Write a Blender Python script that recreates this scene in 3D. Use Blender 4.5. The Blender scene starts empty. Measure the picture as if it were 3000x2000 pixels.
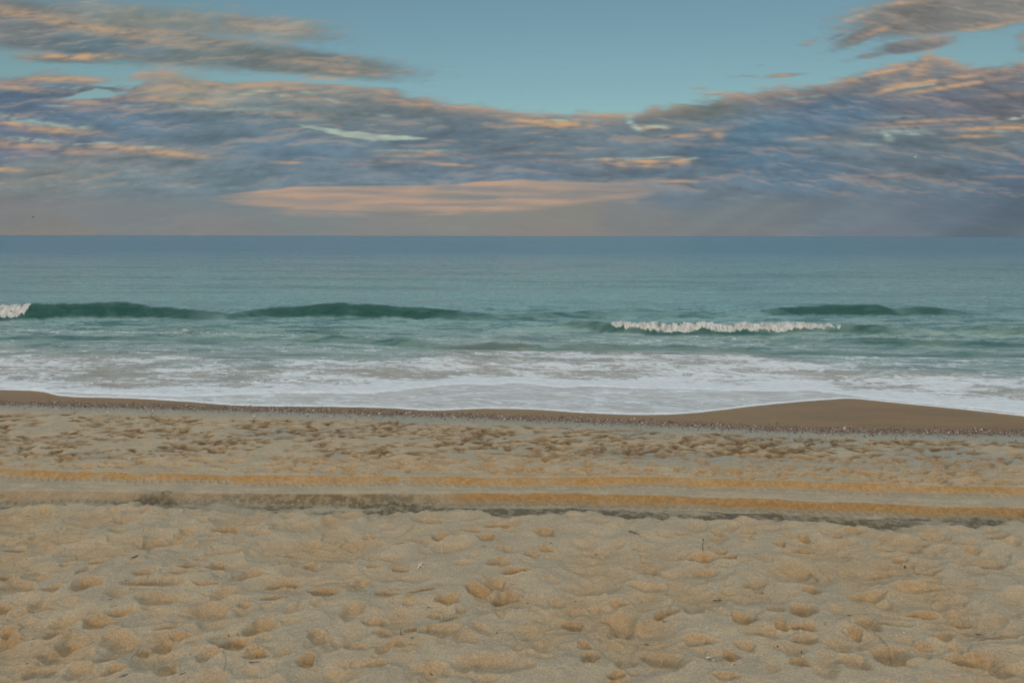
import bpy, bmesh, math, random
import numpy as np
from mathutils import Vector, Matrix

random.seed(7)
RNG = np.random.RandomState(11)
C = bpy.context.scene.collection
SC = bpy.context.scene

# ------------------------------------------------------------------ camera
CAM_H = 4.0
F = 2000.0                                   # focal length in pixels of a 3000 px wide picture (24 mm)
PITCH = math.atan((1000 - 691.0) / F)
ROLL = 5.0 / 3000.0
cam_d = bpy.data.cameras.new('camera'); cam = bpy.data.objects.new('camera', cam_d); C.objects.link(cam)
cam_d.sensor_width = 36.0; cam_d.lens = 24.0; cam_d.clip_start = 0.1; cam_d.clip_end = 120000
cam.matrix_world = (Matrix.Translation((0, 0, CAM_H)) @ Matrix.Rotation(math.pi/2 - PITCH, 4, 'X')
                    @ Matrix.Rotation(ROLL, 4, 'Z'))
SC.camera = cam
SC.render.resolution_x = 1024; SC.render.resolution_y = 682

# ------------------------------------------------------------------ light
SUN_EL, SUN_AZ = math.radians(13), math.radians(188)      # azimuth clockwise from the sea (+Y): the sun is behind the camera
w = bpy.data.worlds.new('World'); SC.world = w; w.use_nodes = True
nt = w.node_tree; nt.nodes.clear()
sky = nt.nodes.new('ShaderNodeTexSky'); sky.sky_type = 'NISHITA'; sky.sun_disc = False
sky.sun_elevation = SUN_EL; sky.sun_rotation = SUN_AZ
sky.air_density = 1.0; sky.dust_density = 1.2; sky.ozone_density = 1.2
bg = nt.nodes.new('ShaderNodeBackground'); bg.inputs['Strength'].default_value = 0.09
tint = nt.nodes.new('ShaderNodeMix'); tint.data_type = 'RGBA'; tint.blend_type = 'MULTIPLY'
tint.inputs[0].default_value = 1.0; tint.inputs[7].default_value = (0.85, 1.0, 0.90, 1)
out = nt.nodes.new('ShaderNodeOutputWorld')
nt.links.new(sky.outputs[0], tint.inputs[6]); nt.links.new(tint.outputs[2], bg.inputs['Color'])
nt.links.new(bg.outputs[0], out.inputs['Surface'])

sun_d = bpy.data.lights.new('sun', 'SUN'); sun = bpy.data.objects.new('sun', sun_d); C.objects.link(sun)
sun_d.energy = 2.6; sun_d.angle = math.radians(22); sun_d.color = (1.0, 0.62, 0.30)
sd = Vector((math.sin(SUN_AZ)*math.cos(SUN_EL), math.cos(SUN_AZ)*math.cos(SUN_EL), math.sin(SUN_EL)))
sun.rotation_euler = (-sd).to_track_quat('-Z', 'Y').to_euler()

SC.view_settings.view_transform = 'Standard'; SC.view_settings.look = 'None'
SC.view_settings.gamma = 1.0; SC.view_settings.exposure = 0.0; SC.view_settings.use_curve_mapping = False
SC.cycles.max_bounces = 6; SC.cycles.transparent_max_bounces = 8
SC.cycles.caustics_reflective = False; SC.cycles.caustics_refractive = False

# ------------------------------------------------------------------ helpers
def tag(o, label=None, cat=None, group=None, kind=None):
    if label: o['label'] = label
    if cat: o['category'] = cat
    if group: o['group'] = group
    if kind: o['kind'] = kind
    return o

def sm(a, b, x):
    t = np.clip((x - a) / (b - a), 0, 1); return t*t*(3 - 2*t)

_perm = np.random.RandomState(3).permutation(1024)
_perm = np.concatenate([_perm, _perm])
_ang = np.random.RandomState(4).rand(1024) * 2*np.pi
_gx, _gy = np.cos(_ang).astype(np.float32), np.sin(_ang).astype(np.float32)
def perlin(x, y, seed=0):
    x = np.asarray(x, np.float64) + seed*17.31; y = np.asarray(y, np.float64) + seed*9.77
    xi = np.floor(x).astype(np.int64); yi = np.floor(y).astype(np.int64)
    xf = (x - xi).astype(np.float32); yf = (y - yi).astype(np.float32)
    xi &= 1023; yi &= 1023
    u = xf*xf*xf*(xf*(xf*6-15)+10); v = yf*yf*yf*(yf*(yf*6-15)+10)
    def g(ix, iy, fx, fy):
        h = _perm[_perm[ix & 1023] + (iy & 1023)]
        return _gx[h]*fx + _gy[h]*fy
    a = g(xi, yi, xf, yf); b = g(xi+1, yi, xf-1, yf); c = g(xi, yi+1, xf, yf-1); d = g(xi+1, yi+1, xf-1, yf-1)
    return ((a*(1-u)+b*u)*(1-v) + (c*(1-u)+d*u)*v) * 1.5
def fbm(x, y, oct=5, seed=0, gain=0.5, lac=2.03):
    s = 0; a = 1.0; n = 0
    for i in range(oct):
        s = s + a*perlin(x, y, seed+i*5); n += a; a *= gain; x = x*lac; y = y*lac
    return s / n * 1.4
def worley(x, y, seed=0, jitter=0.9):
    xi = np.floor(x).astype(np.int64); yi = np.floor(y).astype(np.int64)
    r1 = np.random.RandomState(seed+50).rand(1024); r2 = np.random.RandomState(seed+51).rand(1024)
    r3 = np.random.RandomState(seed+52).rand(1024)
    best = np.full(np.shape(x), 9.0); val = np.zeros(np.shape(x))
    for dx in (-1, 0, 1):
        for dy in (-1, 0, 1):
            h = _perm[_perm[(xi+dx) & 1023] + ((yi+dy) & 1023)]
            d = np.hypot(xi+dx+0.5+(r1[h]-.5)*jitter - x, yi+dy+0.5+(r2[h]-.5)*jitter - y)
            m = d < best; best = np.where(m, d, best); val = np.where(m, r3[h], val)
    return best, val

def pix_dir(px, py):
    """direction of the picture point (px, py), in pixels of the 3000 x 2000 photograph"""
    dx = (px - 1500)/F; dy = (1000 - py)/F
    c, s = math.cos(ROLL), math.sin(ROLL)
    dx, dy = dx*c - dy*s, dx*s + dy*c
    cp, sp = math.cos(PITCH), math.sin(PITCH)
    return dx, cp + dy*sp, -sp + dy*cp
def to_plane(px, py, z):
    x, y, dz = pix_dir(px, py); t = (z - CAM_H)/dz
    return x*t, y*t
def to_surface(px, py, f):
    """where a sight line meets the height function f(x, y)"""
    x, y, dz = pix_dir(px, py); t = 3.0
    lo, hi = 3.0, 400.0
    for _ in range(60):
        m = (lo+hi)/2
        if CAM_H + dz*m > float(f(x*m, y*m)): lo = m
        else: hi = m
    return x*lo, y*lo

def line(pts, z=None, f=None):
    """a picture polyline turned into a ground line y(x), smoothly interpolated"""
    P = np.array([to_plane(px, py, z) if f is None else to_surface(px, py, f) for px, py in pts])
    P = P[np.argsort(P[:, 0])]
    xs, ys = P[:, 0], P[:, 1]
    m = np.gradient(ys, xs)
    x2 = np.linspace(xs[0], xs[-1], 1500)
    i = np.clip(np.searchsorted(xs, x2)-1, 0, len(xs)-2)
    h = xs[i+1]-xs[i]; t = (x2-xs[i])/h
    y2 = (2*t**3-3*t**2+1)*ys[i] + (t**3-2*t**2+t)*h*m[i] + (-2*t**3+3*t**2)*ys[i+1] + (t**3-t**2)*h*m[i+1]
    s0 = (ys[1]-ys[0])/(xs[1]-xs[0])*0.4; s1 = (ys[-1]-ys[-2])/(xs[-1]-xs[-2])*0.4
    def g(x):
        x = np.asarray(x, float)
        y = np.interp(x, x2, y2)
        y = np.where(x < xs[0], ys[0] + s0*np.maximum(x-xs[0], -8), y)
        return np.where(x > xs[-1], ys[-1] + s1*np.minimum(x-xs[-1], 8), y)
    return g

def grid_mesh(name, X, Y, Z, attrs, mat, wrap=False):
    nr, nc = X.shape
    me = bpy.data.meshes.new(name)
    co = np.stack([X, Y, Z], -1).reshape(-1, 3).astype(np.float32)
    idx = np.arange(nr*nc, dtype=np.int32).reshape(nr, nc)
    q = np.stack([idx[:-1, :-1], idx[:-1, 1:], idx[1:, 1:], idx[1:, :-1]], -1).reshape(-1, 4)
    n = len(q)
    me.vertices.add(len(co)); me.vertices.foreach_set('co', co.ravel())
    me.loops.add(n*4); me.loops.foreach_set('vertex_index', q.ravel())
    me.polygons.add(n); me.polygons.foreach_set('loop_start', np.arange(0, n*4, 4, dtype=np.int32))
    me.polygons.foreach_set('use_smooth', np.ones(n, bool))
    me.update(calc_edges=True)
    for k, v in attrs.items():
        if v.ndim == 3:
            a = me.attributes.new(k, 'FLOAT_VECTOR', 'POINT'); a.data.foreach_set('vector', v.reshape(-1).astype(np.float32))
        else:
            a = me.attributes.new(k, 'FLOAT', 'POINT'); a.data.foreach_set('value', v.ravel().astype(np.float32))
    me.materials.append(mat)
    o = bpy.data.objects.new(name, me); C.objects.link(o); return o

class N:
    """short-hand for building a material node tree"""
    def __init__(s, name):
        s.m = bpy.data.materials.new(name); s.m.use_nodes = True; s.t = s.m.node_tree; s.t.nodes.clear()
        s.out = s.t.nodes.new('ShaderNodeOutputMaterial')
    def n(s, typ, **kw):
        nd = s.t.nodes.new('ShaderNode'+typ)
        for k, v in kw.items(): setattr(nd, k, v)
        return nd
    def put(s, sock, v):
        if isinstance(v, bpy.types.NodeSocket): s.t.links.new(v, sock)
        elif v is not None: sock.default_value = v
    def math(s, op, a, b=None, c=None, clamp=False):
        nd = s.n('Math', operation=op, use_clamp=clamp)
        for i, v in enumerate((a, b, c)):
            if v is not None: s.put(nd.inputs[i], v)
        return nd.outputs[0]
    def attr(s, name): return s.n('Attribute', attribute_name=name)
    def mix(s, f, a, b, blend='MIX'):
        nd = s.n('Mix', data_type='RGBA', blend_type=blend)
        s.put(nd.inputs[0], f)
        for i, v in ((6, a), (7, b)):
            s.put(nd.inputs[i], v if isinstance(v, bpy.types.NodeSocket) else (*v, 1))
        return nd.outputs[2]
    def noise(s, scale, detail=4, rough=0.55, vec=None, dist=0.0, col=False):
        nd = s.n('TexNoise'); nd.inputs['Scale'].default_value = scale; nd.inputs['Detail'].default_value = detail
        nd.inputs['Roughness'].default_value = rough; nd.inputs['Distortion'].default_value = dist
        if vec is not None: s.put(nd.inputs['Vector'], vec)
        return nd.outputs['Color' if col else 'Fac']
    def ramp(s, v, a, b, lo=0.0, hi=1.0, smooth=True):
        nd = s.n('MapRange', interpolation_type='SMOOTHSTEP' if smooth else 'LINEAR')
        s.put(nd.inputs[0], v); nd.inputs[1].default_value = a; nd.inputs[2].default_value = b
        nd.inputs[3].default_value = lo; nd.inputs[4].default_value = hi
        return nd.outputs[0]
    def scaled(s, sx, sy, sz, rz=0.0):
        g = s.n('NewGeometry'); mp = s.n('Mapping'); s.put(mp.inputs['Vector'], g.outputs['Position'])
        mp.inputs['Scale'].default_value = (sx, sy, sz); mp.inputs['Rotation'].default_value = (0, 0, rz)
        return mp.outputs[0]
    def bump(s, h, strength, dist, normal=None):
        nd = s.n('Bump'); s.put(nd.inputs['Height'], h); s.put(nd.inputs['Strength'], strength)
        nd.inputs['Distance'].default_value = dist
        if normal is not None: s.put(nd.inputs['Normal'], normal)
        return nd.outputs[0]
    def principled(s, **kw):
        p = s.n('BsdfPrincipled')
        for k, v in kw.items():
            s.put(p.inputs[k], (*v, 1) if isinstance(v, tuple) and len(v) == 3 else v)
        return p

# ------------------------------------------------------------------ the lie of the land
shell_px = [(0,1188),(500,1201),(1000,1215),(1500,1233),(2000,1254),(2400,1271),(2700,1276),(3000,1281)]
lip_px = [(0,1472),(200,1474),(400,1468),(640,1490),(1000,1486),(1300,1487),(1500,1499),(1700,1498),(2000,1506),(2430,1520),(3000,1531)]
rut1_px = [(0,1379),(425,1394),(1000,1401),(1425,1405),(2000,1406),(2425,1419),(3000,1435)]
rut2_px = [(0,1440),(425,1446),(1000,1450),(1350,1449),(2000,1457),(2425,1474),(3000,1496)]
z_low = -0.30
L_lip = line(lip_px, 0.0)
L_shell = line(shell_px, -0.47)
L_r1 = line(rut1_px, -0.33)
L_r2 = line(rut2_px, -0.30)
SEA = -1.35
def base_z(x, y):
    """smooth height of the sand without prints: soft upper beach, a low step, firm lower beach, wet foreshore"""
    x = np.asarray(x, float); y = np.asarray(y, float)
    t = y - L_lip(x)
    z = -0.26*sm(-0.15, 0.35, t) - 0.012*np.clip(t, 0, None)
    z = z + 0.02*np.clip(-t, 0, 6) - 0.0012*np.clip(-t, 0, 30)**2
    s = y - L_shell(x)
    f = np.clip(s + 0.4, 0, None)
    z = z - 0.085*np.minimum(f, 9) - 0.03*np.clip(f - 9, 0, 60)
    return np.maximum(z, -4.5)

edge_px = [(0,1142),(110,1146),(183,1160),(383,1167),(553,1177),(680,1187),(1000,1192),(1127,1195),(1264,1202),(1425,1197),(1574,1200),
           (1689,1208),(2000,1212),(2085,1204),(2204,1190),(2340,1177),(2425,1171),(2506,1168),(2595,1177),(2808,1198),(3000,1219)]
inner_px = [(0,1136),(183,1152),(383,1160),(540,1165),(680,1160),(872,1154),(1000,1155),(1127,1151),(1230,1139),(1349,1128),(1446,1130),(1510,1124),
            (1638,1137),(1723,1134),(1850,1140),(2000,1142),(2255,1149),(2421,1151),(2506,1163),(2595,1173),(2808,1194),(3000,1215)]
L_edge = line(edge_px, f=base_z)
L_inner = line(inner_px, f=base_z)

# ------------------------------------------------------------------ sand sheet
NEARY = np.concatenate([np.geomspace(1.2, 5.0, 60)[:-1], np.geomspace(5.0, 9.4, 560)[:-1], np.linspace(9.4, 13.2, 330)[:-1],
                        np.geomspace(13.2, 23, 260)[:-1], np.geomspace(23, 60, 60)[:-1], np.geomspace(60, 30000, 30)])
S = np.concatenate([np.linspace(-2.2, -0.86, 90)[:-1], np.linspace(-0.86, 0.86, 1250)[:-1], np.linspace(0.86, 2.2, 90)])
Yg, Sg = np.meshgrid(NEARY, S, indexing='ij')
Xg = Sg*(Yg + 0.6)
Zg = base_z(Xg, Yg)
tL = Yg - L_lip(Xg)
# ragged edge of the upper beach
rag = 0.11*fbm(Xg*0.9, Yg*0.2, 5, 3) + 0.05*fbm(Xg*4, Yg*2, 3, 9)
Zg = base_z(Xg, Yg + rag*2.2*sm(-1.2, -0.1, tL)*(1-sm(0.4, 0.9, tL)))
upper = 1 - sm(-0.25, 0.15, tL + rag)
lower = sm(0.1, 0.5, tL)
damp = np.zeros_like(Zg); churn_shade = np.zeros_like(Zg)  # damp: damp sand, plus light and shade painted into hollows and rut walls
# trodden dry sand: hollows with crisp ridges between them, two sizes, warped
wx = Xg + 0.16*fbm(Xg*1.2, Yg*1.2, 3, 21); wy = Yg + 0.16*fbm(Xg*1.2, Yg*1.2, 3, 25)
calm = sm(-0.25, 0.35, fbm(Xg*0.35+3.1, Yg*0.5, 3, 31) + 0.25 - 0.10*Xg/4)          # how trodden it is
m = NEARY < 14
H = np.zeros_like(Zg)
for sc, amp, sd_, an in ((1.7, 0.048, 1, 0.75), (3.1, 0.034, 2, 0.7), (5.6, 0.013, 4, 0.75)):
    ca, sa = math.cos(0.35), math.sin(0.35)
    d, v = worley((wx[m]*ca + wy[m]*sa)*sc*an, (-wx[m]*sa + wy[m]*ca)*sc, sd_)
    bowl = np.clip(1 - (d/0.72)**2, -0.3, 1)
    k = amp*(0.25 + 1.1*v)
    H[m] -= k*bowl*(0.25 + 0.75*calm[m])
H += 0.05*fbm(Xg*0.45, Yg*0.45, 3, 41) + 0.018*fbm(Xg*2.1, Yg*2.1, 4, 43)
H += 0.006*fbm(Xg*9, Yg*9, 3, 47)
Zg += upper*H
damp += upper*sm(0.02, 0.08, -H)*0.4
# long drag lines and ridges across the soft sand (left side)
for (x0, y0, x1, y1, hgt, wd) in ((40,1990, 420,1660, .030,.07), (0,1905, 330,1640, .018,.05), (760,1830, 900,1755, .018,.05), (1540,1760,1300,1880,.02,.12),(2150,1815,2700,1860,.025,.12),(2280,1770,2800,1790,.02,.10)):
    a = np.array(to_plane(x0, y0, 0)); b = np.array(to_plane(x1, y1, 0)); ab = b - a; L2 = ab @ ab
    t = ((Xg-a[0])*ab[0] + (Yg-a[1])*ab[1])/L2
    dd = np.hypot(Xg - a[0] - t*ab[0], Yg - a[1] - t*ab[1] + 0.05*np.sin(t*9))
    Zg += hgt*np.exp(-(dd/wd)**2)*sm(0, .15, t)*(1 - sm(.85, 1, t))

pits = []
def tile(off, lst):
    for (a, b, w_, h_) in lst: pits.append((off + a/2.352, 1500 + b/2.352, w_/2.352, h_/2.352))
tile(0, [(120,520,230,90),(600,520,200,90),(1080,500,340,80),(1090,605,230,100),(1420,690,300,120),(1550,560,180,80),(860,700,150,50),(800,890,210,140),
 (1130,920,130,100),(1790,810,180,120),(1590,930,200,110),(1760,1000,150,80),(540,1110,200,100),(740,1030,140,70),(270,1110,180,120),(1140,1110,160,100),
 (490,910,200,70),(330,990,120,70),(680,770,180,90),(360,540,130,60),(1720,425,150,70),(1560,100,130,50),(1050,200,170,70),(500,185,200,40),(1950,490,170,70),
 (2220,560,150,80),(40,880,180,90),(1430,1010,150,90),(1170,795,150,50),(1240,860,120,60),(2110,1050,130,100),(780,1110,150,80),(1900,600,150,60),(30,670,120,80),
 (990,435,140,50),(600,420,110,60),(1310,370,110,50),(1490,370,110,60),(2130,345,100,60),(2250,490,160,40),(1680,650,90,50),(2190,880,110,90),(380,840,150,70),
 (120,245,130,40),(470,360,110,40),(670,360,120,40),(80,440,230,40),(1250,415,120,35),(240,690,220,50),(60,820,130,50),(1990,280,120,40),(1420,500,140,40),(990,970,90,60)])
tile(1000, [(80,700,160,110),(1090,360,130,80),(940,540,150,70),(1060,500,160,60),(1130,580,180,90),(735,620,130,80),(300,580,120,60),(1930,750,200,140),(1880,820,90,70),
 (2110,510,200,80),(2130,390,100,60),(1910,620,150,50),(1030,1060,420,160),(220,1060,160,80),(640,1120,220,100),(740,750,120,60),(700,850,250,110),(270,850,110,60),(480,830,90,60),
 (360,940,200,80),(80,940,180,60),(1670,920,90,70),(1720,1010,140,90),(1960,1040,150,110),(2200,1010,200,150),(1400,135,140,60),(680,160,120,50),(1100,90,180,50),(880,130,120,40),
 (130,490,130,50),(410,215,90,40),(1310,300,90,50),(1410,265,80,35),(1600,760,150,70),(1900,1140,120,60),(240,770,150,70),(640,720,100,50),(820,690,80,60),(230,365,80,40),(400,395,90,40),
 (560,560,180,40),(1200,420,200,50),(200,170,90,40),(600,40,200,50),(1000,180,120,50),(2240,700,160,80)])
tile(2000, [(130,310,160,70),(240,130,90,40),(670,215,90,40),(840,245,120,40),(790,390,150,70),(880,530,110,60),(830,690,180,110),(640,680,110,80),(420,740,140,90),(430,930,150,70),
 (330,1010,110,110),(580,850,120,90),(680,810,90,60),(1270,770,200,110),(1430,780,130,60),(1650,710,180,40),(1910,745,130,50),(1190,840,90,60),(840,820,150,60),(110,900,180,80),
 (1180,1060,200,110),(2190,1090,160,90),(1370,410,220,50),(1620,500,350,60),(1280,570,320,60),(70,680,130,110),(1400,240,100,30),(1580,245,150,35),(1990,250,120,50),(1730,150,130,60),
 (1180,110,100,40),(830,165,80,35),(2170,175,160,40),(1700,400,160,40),(2120,350,160,70),(1060,145,90,30),(1500,310,100,40),(850,900,150,80),(1660,930,100,40),(1800,860,180,60),
 (2190,860,300,50),(300,1160,160,50),(800,1050,120,80),(1440,1000,300,140),(2000,1020,300,120),(260,265,80,40),(330,310,100,40),(490,495,150,40),(160,410,130,60),(310,555,110,25)])
def stamp(x, y, rx, ry, ang, depth, rim, warp=0.25, damp_shk=1.0, p=3.2, seed=0):
    R = max(rx, ry)*2.2
    i0, i1 = np.searchsorted(NEARY, (y-R, y+R)); 
    if i1 <= i0+1: return
    s0 = (x-R)/(max(y-R, 1.0)+0.6); s1 = (x-R)/(y+R+0.6); t0 = (x+R)/(max(y-R, 1.0)+0.6); t1 = (x+R)/(y+R+0.6)
    j0 = np.searchsorted(S, min(s0, s1)); j1 = np.searchsorted(S, max(t0, t1))
    if j1 <= j0+1: return
    sl = (slice(i0, i1), slice(j0, j1))
    dx, dy = Xg[sl]-x, Yg[sl]-y
    c, s = math.cos(ang), math.sin(ang)
    u, v = (dx*c+dy*s)/rx, (-dx*s+dy*c)/ry
    th = np.arctan2(v, u)
    ph = seed*1.7
    r = np.hypot(u, v)*(1 + warp*(0.5*np.sin(2*th+ph) + 0.35*np.sin(3*th+2*ph) + 0.2*np.sin(5*th+3*ph)))
    cup = np.exp(-(r**p))
    ring = np.exp(-((r-1.25)/0.28)**2)*(0.6+0.4*np.sin(th+ph))
    Zg[sl] += -depth*cup*(1 + 0.15*np.sin(u*3+ph)) + rim*ring
    damp[sl] = np.maximum(damp[sl], damp_shk*np.exp(-((r*0.93)**4)))
for i, (px, py, w_, h_) in enumerate(pits):
    x, y = to_plane(px, py, 0.0)
    xa, ya = to_plane(px, py - h_/2, 0); xb, yb = to_plane(px, py + h_/2, 0)
    rx = 0.5*w_*y/F*1.05; ry = min(0.5*(ya-yb)*0.80, rx*1.25)
    if y > L_lip(x) - 0.1: continue
    r = random.random()
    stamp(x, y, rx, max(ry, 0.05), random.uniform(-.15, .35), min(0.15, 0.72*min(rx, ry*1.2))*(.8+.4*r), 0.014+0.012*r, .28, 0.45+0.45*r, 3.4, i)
# filler prints between the mapped ones
for i in range(950):
    y = 4.2 + 5.6*random.random()**0.8; x = random.uniform(-.95, .95)*(y+.6)
    if y > L_lip(x) - 0.12: continue
    rr = random.uniform(.035, .10)
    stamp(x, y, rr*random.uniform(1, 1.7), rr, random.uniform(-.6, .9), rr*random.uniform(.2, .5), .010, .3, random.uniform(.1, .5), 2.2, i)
# firm lower beach: shallow scuffed prints
for i in range(3800):
    q = random.random()
    x = random.uniform(-.9, .9)*14; lo = float(L_r1(x))+.15; hi = float(L_shell(x))-.9
    y = lo + (hi-lo)*q; x *= (y+.6)/14; 
    if abs(x) > .9*(y+.6): continue
    patch = float(perlin(np.array([x*.5]), np.array([y*.7]), 61)[0])
    if patch + random.random()*.9 < .08: continue
    rr = random.uniform(.025, .085)
    stamp(x, y, rr*random.uniform(1.0, 2.4), rr, random.uniform(-.5, .6), random.uniform(.02, .055), .008, .4, random.uniform(.2, .9), 2.2, i)
Zg += lower*(0.018*fbm(Xg*1.3, Yg*2.0, 4, 71)+0.013*fbm(Xg*5, Yg*7, 4, 73))*(1 - sm(-1.2, -.5, Yg - L_shell(Xg)))
# wheel ruts with tread
for L_r, wd, dep, wob, sd_ in ((L_r1, .34, .085, .05, 5), (L_r2, .36, .115, .06, 6)):
    t = (Yg - (L_r(Xg) + wob*0.3*fbm(Xg*1.1, Xg*0, 3, sd_)))           # negative on the near side of the far wall's top
    dv = dep*(0.75 + 0.5*fbm(Xg*.5, Xg*0, 2, sd_+3) )
    gap = 1 - 0.8*np.exp(-((Xg+1.9)/.13)**2) if sd_ == 5 else 1 - .75*np.exp(-((Xg+2.05)/.16)**2)
    wall = (1 - sm(-0.20, -0.02, t))*sm(-wd-.34, -wd-.04, t)
    Zg -= lower*dv*gap*wall
    churn_shade = np.maximum(churn_shade, gap*(.22 if sd_ == 5 else .50)*np.exp(-((t+.30)/.07)**2) + gap*(.0 if sd_ == 5 else .30)*sm(-.28, -.2, t)*(1-sm(-.06, .02, t)))  # dark line at the wall's foot: shade put into the sand colour
    Zg += lower*0.022*np.exp(-((t-.06)/.07)**2)*(.5+.8*np.abs(fbm(Xg*5, Yg*5, 2, sd_+9)))
    side = 1.0 if sd_ == 5 else .30 + .95*sm(-1.2, -.6, Xg)
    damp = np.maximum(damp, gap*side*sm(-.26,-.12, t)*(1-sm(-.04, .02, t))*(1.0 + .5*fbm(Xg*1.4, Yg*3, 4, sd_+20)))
    churn_shade = np.maximum(churn_shade, (0 if sd_ == 5 else 1.0*(1 - sm(-1.4, -.6, Xg)))*sm(-.34,-.2, t)*(1-sm(-.06, .02, t))*sm(3.5, -2, np.abs(Xg+3)-1.5))
    floor = sm(-wd-.05, -wd+.05, t)*(1 - sm(-.22, -.15, t))
    tread = np.maximum(0, np.sin((Xg + .35*np.abs((t+.33)))*2*np.pi/.15))**1.0
    Zg += lower*floor*.034*tread*(.6+.5*fbm(Xg*2, Yg*2, 2, 77))
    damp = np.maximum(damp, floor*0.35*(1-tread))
# churned, darker-coloured sand at the foot of the step
foot = sm(0.0, .12, tL+rag)*(1 - sm(.86, 1.12, tL + .2*fbm(Xg*.8, Yg*1.5, 3, 87)))
Zg += foot*(.022*fbm(Xg*7, Yg*7, 4, 81) - .02*fbm(Xg*1.7, Yg*2, 3, 83))
churn_shade = np.maximum(churn_shade, 1.15*foot*sm(-.45, .2, fbm(Xg*.6, Yg*1.5, 4, 85)))
wetn = Yg - L_shell(Xg)
wav = 0.12*fbm(Xg*.8, Yg*.0, 4, 91)
wet = sm(-0.30, 0.15, wetn + wav)
smooth = sm(0.3, 1.0, wetn)
blue = lower*sm(-.05, .5, fbm(Xg*.35, Yg*.9, 4, 95) + .25*np.tanh(Xg/6))*sm(.3, 1.2, Yg-L_r1(Xg))*.8
blue = np.maximum(blue, lower*(sm(-1.3, -.4, wetn)-wet).clip(0)*.9)
rubble = np.exp(-((wetn+.12+wav)/.30)**2)

def sand_material():
    s = N('sand')
    dmp_sh, wt, ch, bl, rb = (s.attr(k).outputs['Fac'] for k in ('damp', 'wet', 'churn_shade', 'blue', 'rubble'))
    g = s.n('NewGeometry').outputs['Position']
    dry = s.mix(s.ramp(s.noise(2.3, 5, vec=g), .35, .68), (.392,.336,.245), (.462,.384,.270))
    dry = s.mix(bl, dry, (.30,.315,.28))
    damp_litc = s.mix(s.ramp(s.noise(14, 4, vec=g), .35, .65), (.36,.215,.085), (.45,.285,.125))  # damp orange with warm low light put into the colour of hollows
    col = s.mix(s.math('MULTIPLY', dmp_sh, s.ramp(s.noise(5, 5, vec=g), .25, .6, .55, 1.0), clamp=True), dry, damp_litc)
    sy = s.n('SeparateXYZ'); s.put(sy.inputs[0], g)
    col = s.mix(s.math('MULTIPLY', s.math('MULTIPLY', dmp_sh, s.ramp(sy.outputs[1], 12.6, 13.4)), 1.15, clamp=True), col, (.125,.085,.045))  # lower prints: shade of the hollows painted as dark brown
    col = s.mix(s.math('MULTIPLY', ch, s.ramp(s.noise(9, 5, vec=g), .38, .6, .45, 1)), col, (.155,.130,.085))
    wetc = s.mix(s.ramp(s.noise(.9, 3, vec=s.scaled(.4, 1.4, 1)), .35, .65), (.225,.128,.044), (.270,.156,.054))
    col = s.mix(wt, col, wetc)
    # shell hash: fine light and dark specks at the wrack line
    vo = s.n('TexVoronoi'); vo.inputs['Scale'].default_value = 55; s.put(vo.inputs['Vector'], g)
    sepn = s.n('SeparateColor'); s.put(sepn.inputs[0], vo.outputs['Color'])
    spec = s.mix(s.ramp(sepn.outputs[0], .80, .92), s.mix(sepn.outputs[1], (.10,.06,.045), (.27,.18,.12)), (.62,.56,.50))
    col = s.mix(s.math('MULTIPLY', rb, s.ramp(sepn.outputs[2], .15, .4, .3, 1)), col, spec)
    # grains
    gr = s.math('ADD', s.math('MULTIPLY', s.noise(150, 3, .7, vec=g), .5), s.math('MULTIPLY', s.noise(48, 3, .7, vec=g), .5))
    col = s.mix(1.0, col, s.mix(s.ramp(gr, .36, .64, 0, 1, False), (.68,.67,.66), (1.24,1.24,1.24)), 'MULTIPLY')
    fleck = s.n('TexVoronoi'); fleck.inputs['Scale'].default_value = 24; s.put(fleck.inputs['Vector'], g)
    fs = s.n('SeparateColor'); s.put(fs.inputs[0], fleck.outputs['Color'])
    fl = s.math('MULTIPLY', s.ramp(fs.outputs[0], .965, .97), s.ramp(fleck.outputs['Distance'], .30, .16, 0, 1))
    dryk = s.math('SUBTRACT', 1, wt)
    col = s.mix(s.math('MULTIPLY', fl, dryk), col, s.mix(fs.outputs[1], (.10,.08,.06), (.55,.5,.42)))
    rough = s.ramp(wt, 0, 1, .95, .42)
    h1 = s.noise(70, 4, .7, vec=g); h2 = s.noise(14, 6, .66, vec=g)
    hh = s.math('ADD', s.math('MULTIPLY', h1, .55), h2)
    b = s.bump(hh, s.ramp(wt, 0, 1, .8, .05), .015)
    p = s.principled(**{'Base Color': col, 'Roughness': rough, 'Normal': b, 'Specular IOR Level': s.ramp(wt, 0, 1, .15, .36)})
    s.t.links.new(p.outputs[0], s.out.inputs[0]); return s.m
sand_obj = grid_mesh('beach_sand', Xg, Yg, Zg, dict(damp=damp, wet=wet, churn_shade=churn_shade, blue=blue, rubble=rubble), sand_material())
tag(sand_obj, 'pale trodden beach sand with wheel ruts, turning brown and wet at the water', None, None, 'structure')
def ground(x, y):
    """height of the finished sand at a point"""
    i = int(np.clip(np.searchsorted(NEARY, y), 1, len(NEARY)-1)); sv = x/(y+.6); j = int(np.clip(np.searchsorted(S, sv), 1, len(S)-1))
    return float(Zg[i, j])

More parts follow.
